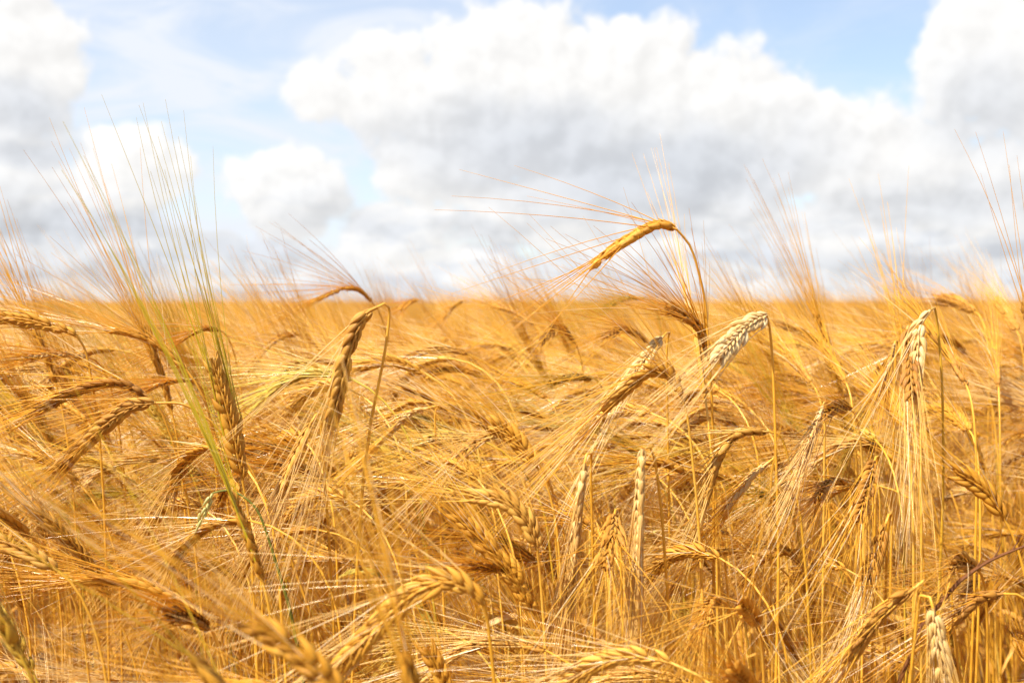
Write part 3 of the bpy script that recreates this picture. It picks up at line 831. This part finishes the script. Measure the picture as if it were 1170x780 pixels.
rng = np.random.default_rng(7)
TAN = 585 / F_PX
N_NEAR = 300 - len(HERO)
cand = []
Y0, Y1 = 0.40, 1.36
while len(cand) < 4000:
    y = math.sqrt(rng.uniform(Y0 ** 2, Y1 ** 2))
    if rng.random() > np.interp(y, [.40, .52, .62, .78], [.06, .12, .35, 1.0]):
        continue
    x = rng.uniform(-1, 1) * (TAN * y + .03)
    if y < .85 and x > TAN * y - .05:
        continue
    cand.append((y, x))
placed = []
near_spots = []
for (y, x) in cand:
    if len(placed) >= N_NEAR:
        break
    if any((x - a) ** 2 + (y - b) ** 2 < 0.028 ** 2 for a, b in near_spots):
        continue
    fi = int(rng.choice(UP if rng.random() < ((.5 if x < 0 else .36) if y > .72 else .28) else DOWN))
    if x > -.08 and y < .95 and rng.random() < .45:
        fi = int(rng.choice([9, 10, 11]))                          # on this side more of them hang straight down
    fm = FORMS[fi]
    rz = rng.normal(0, .38)
    ap = np.clip(rng.normal(.845, .045), .70, .925)
    drop = np.interp(y, [.40, .50, .62, .80], [.15, .10, .045, 0.0])
    ap -= drop
    sc = ap / fm['apex']
    c, s_ = math.cos(rz), math.sin(rz)
    ax = fm['axis'] * sc
    ax = np.column_stack([ax[:, 0] * c - ax[:, 1] * s_ + x, ax[:, 0] * s_ + ax[:, 1] * c + y, ax[:, 2]])
    pr = np.array([project(q) for q in ax[::2]])
    ye = ax[:, 1].min()                                             # how near the ear itself comes
    if ye < .36:
        continue
    if pr[:, 0].max() < 4 or pr[:, 0].min() > 1166 or pr[:, 1].min() > 800:
        continue
    if y < .9 and pr[:, 0].mean() > 1110:
        continue
    if pr[:, 1].min() < np.interp(.5 * (y + ye), [.4, .55, .62, .75, .95, 1.1], [690, 660, 570, 470, 400, 356]):
        continue
    bad = False
    tdir = norm(ax[-1] - ax[-3])
    br = np.array([project(ax[-1] + tdir * q) for q in (.03, .06, .09, .12)])
    for hy, hl in hero_lines:
        if ye < hy + .03 and np.min(np.linalg.norm(pr[:, None] - hl[None], axis=2)) < 34 or ye < hy + .01 and np.min(np.linalg.norm(br[:, None] - hl[None], axis=2)) < 22:
            bad = True; break
    if bad:
        continue
    near_spots.append((x, y))
    placed.append((x, y, fi, rz, sc))
for (x, y, fi, rz, sc) in placed:
    fm = FORMS[fi]
    o = copy_tree(protos[fi]) if fi in protos else protos.setdefault(fi, proto_plant(fi))
    o.location = (x, y, 0); o.rotation_euler = (0, 0, rz); o.scale = (sc, sc, sc)
    key = fm['kind'] if fm['kind'] != 'ear' else ('up' if BENDS[fi] < 60 else 'bow' if BENDS[fi] < 105 else 'hang')
    tag(o, GROUPS[key][0], 'barley plant', GROUPS[key][1])
    set_tone(o, rng.uniform(.15, .85), 0.0 if rng.random() < .86 else rng.uniform(.3, .7), rng)


# ------------------------------------------------------------------ the rest of the crop: one object
def coarse(mb_list, seed, n_plants, size, awns, hero_h=.86):
    """a square of distant plants in few faces: straw, ear, some awns each"""
    rng = np.random.default_rng(seed)
    st, er, aw = mb_list
    for _ in range(n_plants):
        x, y = rng.uniform(-size / 2, size / 2, 2)
        ap = np.clip(rng.normal(.825, .04), .70, .915)
        bend = R(rng.choice([30, 35, 45, 55, 90, 105, 125]) + rng.normal(0, 6))
        az = rng.normal(0, .65)
        d = np.array((-math.cos(az), math.sin(az), 0))
        th = np.linspace(0, bend, 8) ** 1.0
        dirs = d[None] * np.sin(th)[:, None] + np.array((0, 0, 1.0))[None] * np.cos(th)[:, None]
        pth = np.concatenate([np.zeros((1, 3)), np.cumsum(dirs * .024, 0)])
        pth[:, 2] += ap - pth[:, 2].max()
        base = np.array((rng.normal(.02, .02), rng.normal(0, .02), .25))
        o = np.array((x, y, 0))
        tube(st, np.vstack([base, pth[0] - (0, 0, .1), pth[:5]]) + o, np.full(7, .0016), 3, rng.random())
        ea = pth[4:] + o
        tube(er, ea, np.array([.002, .0052, .006, .0052, .0025][:len(ea)]), 4, rng.random(), flat=.7)
        t = dirs[-1]
        for _a in range(awns):
            u = rng.random()
            q0 = ea[0] * (1 - u) + ea[-1] * u
            dd = norm(t + rng.normal(0, .17, 3) + np.array((-.05, 0, -.02)))
            ln = rng.uniform(.09, .14)
            q = np.linspace(0, 1, 3)[:, None]
            tube(aw, q0 + dd * ln * q + np.array((-.06, 0, -.05)) * ln * q ** 2, [.0007, .00055, .00018], 3, rng.random())


V = []; Fq = []; A = []; MI = []; PR = []
CM = [MAT[k] for k in ('stem', 'ear', 'brown', 'pale', 'awn', 'pale_awn', 'leaf')]
CI = {m.name: i for i, m in enumerate(CM)}
off = 0


def push(mb, mat, pid):
    global off
    if not mb.v:
        return
    v, f, a = mb.arrays()
    V.append(v); Fq.append(f + off); A.append(a); MI.append(np.full(len(f), CI[mat.name])); PR.append(np.full(len(v), pid))
    off += len(v)


for i, fm in enumerate(FORMS):
    push(fm['stem'], MAT['stem'], i); push(fm['ear'], MAT[fm['kind']], i)
    push(fm['beard'], MAT['pale_awn' if fm['pale'] else 'awn'], i)
    for lf in fm['leaf']:
        push(lf, MAT['leaf'], i)
NF = len(FORMS)
MID, FAR = 6, 3
for k in range(MID):
    ls = [MB(), MB(), MB()]
    coarse(ls, 300 + k, 100, 0.5, 16)
    for mb, nm in zip(ls, ('stem', 'stem', 'awn')):
        push(mb, MAT[nm], 100 + k)
for k in range(FAR):
    ls = [MB(), MB(), MB()]
    coarse(ls, 400 + k, 420, 3.0, 5)
    for mb in ls:
        mb.v = [np.column_stack([v[:, 0], v[:, 1], v[:, 2]]) for v in mb.v]
    for mb, nm in zip(ls, ('stem', 'stem', 'awn')):
        push(mb, MAT[nm], 200 + k)

pts = []      # x, y, cls, rz, scale, tone, green


def spot(x, y, cls, rz, sc):
    pts.append((x, y, cls, rz, sc, rng.uniform(.1, .9) if cls in (0, 3) else rng.uniform(.4, .6), 0.0 if rng.random() < .95 else rng.uniform(.2, .5)))


NEAR_END, MID_END, FAR_END = 6.0, 45.0, 420.0
ap_mean = np.mean([fm['apex'] for fm in FORMS])
dens_near = 430
n = int(dens_near * 7.5 * 9.0)
X = rng.uniform(-4.5, 4.5, n); Yv = rng.uniform(-1.5, NEAR_END, n)
near_y = max(p_[1] for p_ in placed)
for x, y in zip(X, Yv):
    lim = 0.75 + 0.62 * max(0, y)
    if abs(x) > lim:
        continue
    if 0.0 < y < 1.30 and -TAN * y - .06 < x < TAN * y + (.5 if y < .95 else .2):
        # the tall plants stand here one by one; among their stalks only short late shoots
        if y > .46 and rng.random() < .8:
            spot(x, y, int(rng.choice([0, 3])), rng.normal(0, .8), float(np.interp(y, [.46, .8, 1.3], [.60, .74, .84])) + rng.normal(0, .05))
        continue
    if x * x + y * y < 0.42 ** 2:
        continue                                                   # where the photographer stands
    if y < 0 and abs(x) < .42:
        continue
    if rng.random() < .34:
        spot(x, y, 3, rng.normal(0, .42), np.clip(rng.normal(.97 if y < 2.0 else .94, .04), .84, 1.05))
    else:
        spot(x, y, 0, rng.normal(0, .42), np.clip(rng.normal(.97, .04), .84, 1.035))
ny = 0
y = NEAR_END + .25
while y < MID_END:
    x = -(1.2 + .60 * y)
    while x < 1.2 + .60 * y:
        spot(x + rng.uniform(-.06, .06), y + rng.uniform(-.06, .06), 1, rng.normal(0, .3), rng.uniform(.98, 1.03))
        x += .5
    y += .5
y = MID_END + 1.5
while y < FAR_END:
    st_ = 3.0 if y < 160 else 6.0
    x = -(3 + .60 * y)
    while x < 3 + .60 * y:
        spot(x + rng.uniform(-.5, .5), y + rng.uniform(-.5, .5), 2, rng.normal(0, .4), rng.uniform(.98, 1.04))
        x += st_
    y += st_
pts = np.array(pts)
Vp = np.concatenate(V + [np.column_stack([pts[:, 0], pts[:, 1], np.zeros(len(pts))])])
Fc = np.concatenate(Fq)
me = bpy.data.meshes.new('barley_crop')
me.vertices.add(len(Vp)); me.vertices.foreach_set('co', Vp.astype(np.float32).ravel())
nf = len(Fc)
me.loops.add(nf * 4); me.loops.foreach_set('vertex_index', Fc.astype(np.int32).ravel())
me.polygons.add(nf)
me.polygons.foreach_set('loop_start', np.arange(0, nf * 4, 4, dtype=np.int32))
me.polygons.foreach_set('loop_total', np.full(nf, 4, np.int32))
me.polygons.foreach_set('material_index', np.concatenate(MI).astype(np.int32))
me.polygons.foreach_set('use_smooth', np.ones(nf, bool))
for m_ in CM:
    me.materials.append(m_)
nproto = len(Vp) - len(pts)
Aall = np.concatenate(A)


def fattr(name, vals, typ='FLOAT'):
    a_ = me.attributes.new(name, typ, 'POINT')
    a_.data.foreach_set('value', vals.astype(np.float32 if typ == 'FLOAT' else np.int32))


for i, an in enumerate(('strand', 'along', 'around')):
    fattr(an, np.concatenate([Aall[:, i], np.zeros(len(pts))]))
fattr('proto', np.concatenate([np.concatenate(PR), np.full(len(pts), -1)]), 'INT')
for j, an in ((2, 'cls'),):
    fattr(an, np.concatenate([np.full(nproto, -1), pts[:, j]]), 'INT')
for j, an in ((3, 'rz'), (4, 'sc'), (5, 'tone'), (6, 'green')):
    fattr(an, np.concatenate([np.zeros(nproto), pts[:, j]]))
me.update()
crop = bpy.data.objects.new('barley_crop', me)
COL.objects.link(crop)
tag(crop, 'the standing crop of ripe golden barley stretching back to the skyline', 'barley crop', kind='stuff')

gn = bpy.data.node_groups.new('sow_barley', 'GeometryNodeTree')
gn.interface.new_socket('Geometry', in_out='INPUT', socket_type='NodeSocketGeometry')
gn.interface.new_socket('Geometry', in_out='OUTPUT', socket_type='NodeSocketGeometry')
gin = N(gn, 'NodeGroupInput'); gout = N(gn, 'NodeGroupOutput')


def named(nm, typ):
    n = N(gn, 'GeometryNodeInputNamedAttribute', data_type=typ)
    n.inputs[0].default_value = nm
    return n.outputs[0]


def select(nm, val):
    n = N(gn, 'FunctionNodeCompare', data_type='INT', operation='EQUAL')
    gn.links.new(named(nm, 'INT'), n.inputs[2]); n.inputs[3].default_value = val
    s_ = N(gn, 'GeometryNodeSeparateGeometry', domain='POINT')
    gn.links.new(gin.outputs[0], s_.inputs[0]); gn.links.new(n.outputs[0], s_.inputs[1])
    return s_.outputs[0]


final = N(gn, 'GeometryNodeJoinGeometry')
for cls, ids in ((0, DOWN), (3, UP), (1, [100 + k for k in range(MID)]), (2, [200 + k for k in range(FAR)])):
    g2i = N(gn, 'GeometryNodeGeometryToInstance')
    for pid in ids:
        gn.links.new(select('proto', pid), g2i.inputs[0])
    iop = N(gn, 'GeometryNodeInstanceOnPoints')
    gn.links.new(select('cls', cls), iop.inputs['Points'])
    gn.links.new(g2i.outputs[0], iop.inputs['Instance'])
    iop.inputs['Pick Instance'].default_value = True
    rv = N(gn, 'FunctionNodeRandomValue', data_type='INT')
    rv.inputs[4].default_value = 0; rv.inputs[5].default_value = len(ids) - 1; rv.inputs['Seed'].default_value = 5 + cls
    gn.links.new(rv.outputs[2], iop.inputs['Instance Index'])
    cr_ = N(gn, 'ShaderNodeCombineXYZ'); gn.links.new(named('rz', 'FLOAT'), cr_.inputs[2])
    gn.links.new(cr_.outputs[0], iop.inputs['Rotation'])
    cs_ = N(gn, 'ShaderNodeCombineXYZ')
    for j in range(3):
        gn.links.new(named('sc', 'FLOAT'), cs_.inputs[j])
    gn.links.new(cs_.outputs[0], iop.inputs['Scale'])
    gn.links.new(iop.outputs[0], final.inputs[0])
gn.links.new(final.outputs[0], gout.inputs[0])
md = crop.modifiers.new('sow', 'NODES')
md.node_group = gn

# ------------------------------------------------------------------ weeds and withered blades
rng = np.random.default_rng(99)
# wild grass: thin dark green stalk bending left with a pale green hanging head
y = .70
mb = MB()
pth = resample([at(330, 690, y), at(300, 596, y), at(283, 571, y), at(262, 560, y), at(243, 563, y)], 22)
foot = np.array((at(345, 740, y)[0], y + .02, 0))
full_ = np.vstack([bez(foot, foot + (0, 0, .3), pth[0] - norm(pth[1] - pth[0]) * .1, pth[0], 10)[:-1], pth])
tube(mb, full_ - foot, np.linspace(.0013, .0006, len(full_)), 5, .4)
root = empty('wild_oat', foot)
tag(root, 'thin green wild grass curving over with a pale seed head, low at left', 'weed')
part('stem', make_mesh('stem', [(mb, MAT['weed'])]), root, .6)
hd = MB()
q = pth[-1]
for k in range(9):
    o = q + np.array((-.0022 * k * .5 + rng.normal(0, .0015), rng.normal(0, .002), -.0022 * k))
    dd = norm(np.array((-.45 + rng.normal(0, .3), rng.normal(0, .3), -1)))
    grain(hd, o, dd, norm(np.cross(dd, (0, 1, 0))), .0085, .0012, .0010, rng.random(), 2)
    tube(hd, np.array([o + dd * .008, o + dd * .016 + (-.001, 0, .001)]), [.00025, .0001], 3, rng.random())
hd.v = [v - foot for v in hd.v]
part('seed_head', make_mesh('seed_head', [(hd, MAT['oat'])]), root, .7)

# dark weed twig at the right edge
y = .66
mb = MB()
pth = resample([at(1096, 664, y), at(1118, 648, y), at(1140, 636, y), at(1185, 618, y)], 14)
foot = np.array((at(1070, 760, y)[0], y + .03, 0))
full_ = np.vstack([bez(foot, foot + (0, 0, .35), pth[0] - norm(pth[1] - pth[0]) * .12, pth[0], 12)[:-1], pth])
tube(mb, full_ - foot, np.interp(np.linspace(0, 1, len(full_)), [0, .5, .7, 1], [.0016, .0013, .0011, .0006]), 5, .2)
for k in (14, 17, 20):
    pp = full_[min(k, len(full_) - 1)] - foot
    tube(mb, np.array([pp, pp + (.003, 0, .005), pp + (.004, -.002, .011)]), [.0006, .0005, .0002], 4, .3)
root = bpy.data.objects.new('weed_twig', make_mesh('weed_twig', [(mb, MAT['rust'])]))
root.location = foot
root['tone'] = .2; root['green'] = 0.0
COL.objects.link(root)
tag(root, 'thin dark twig slanting to the right edge through the barley', 'twig')
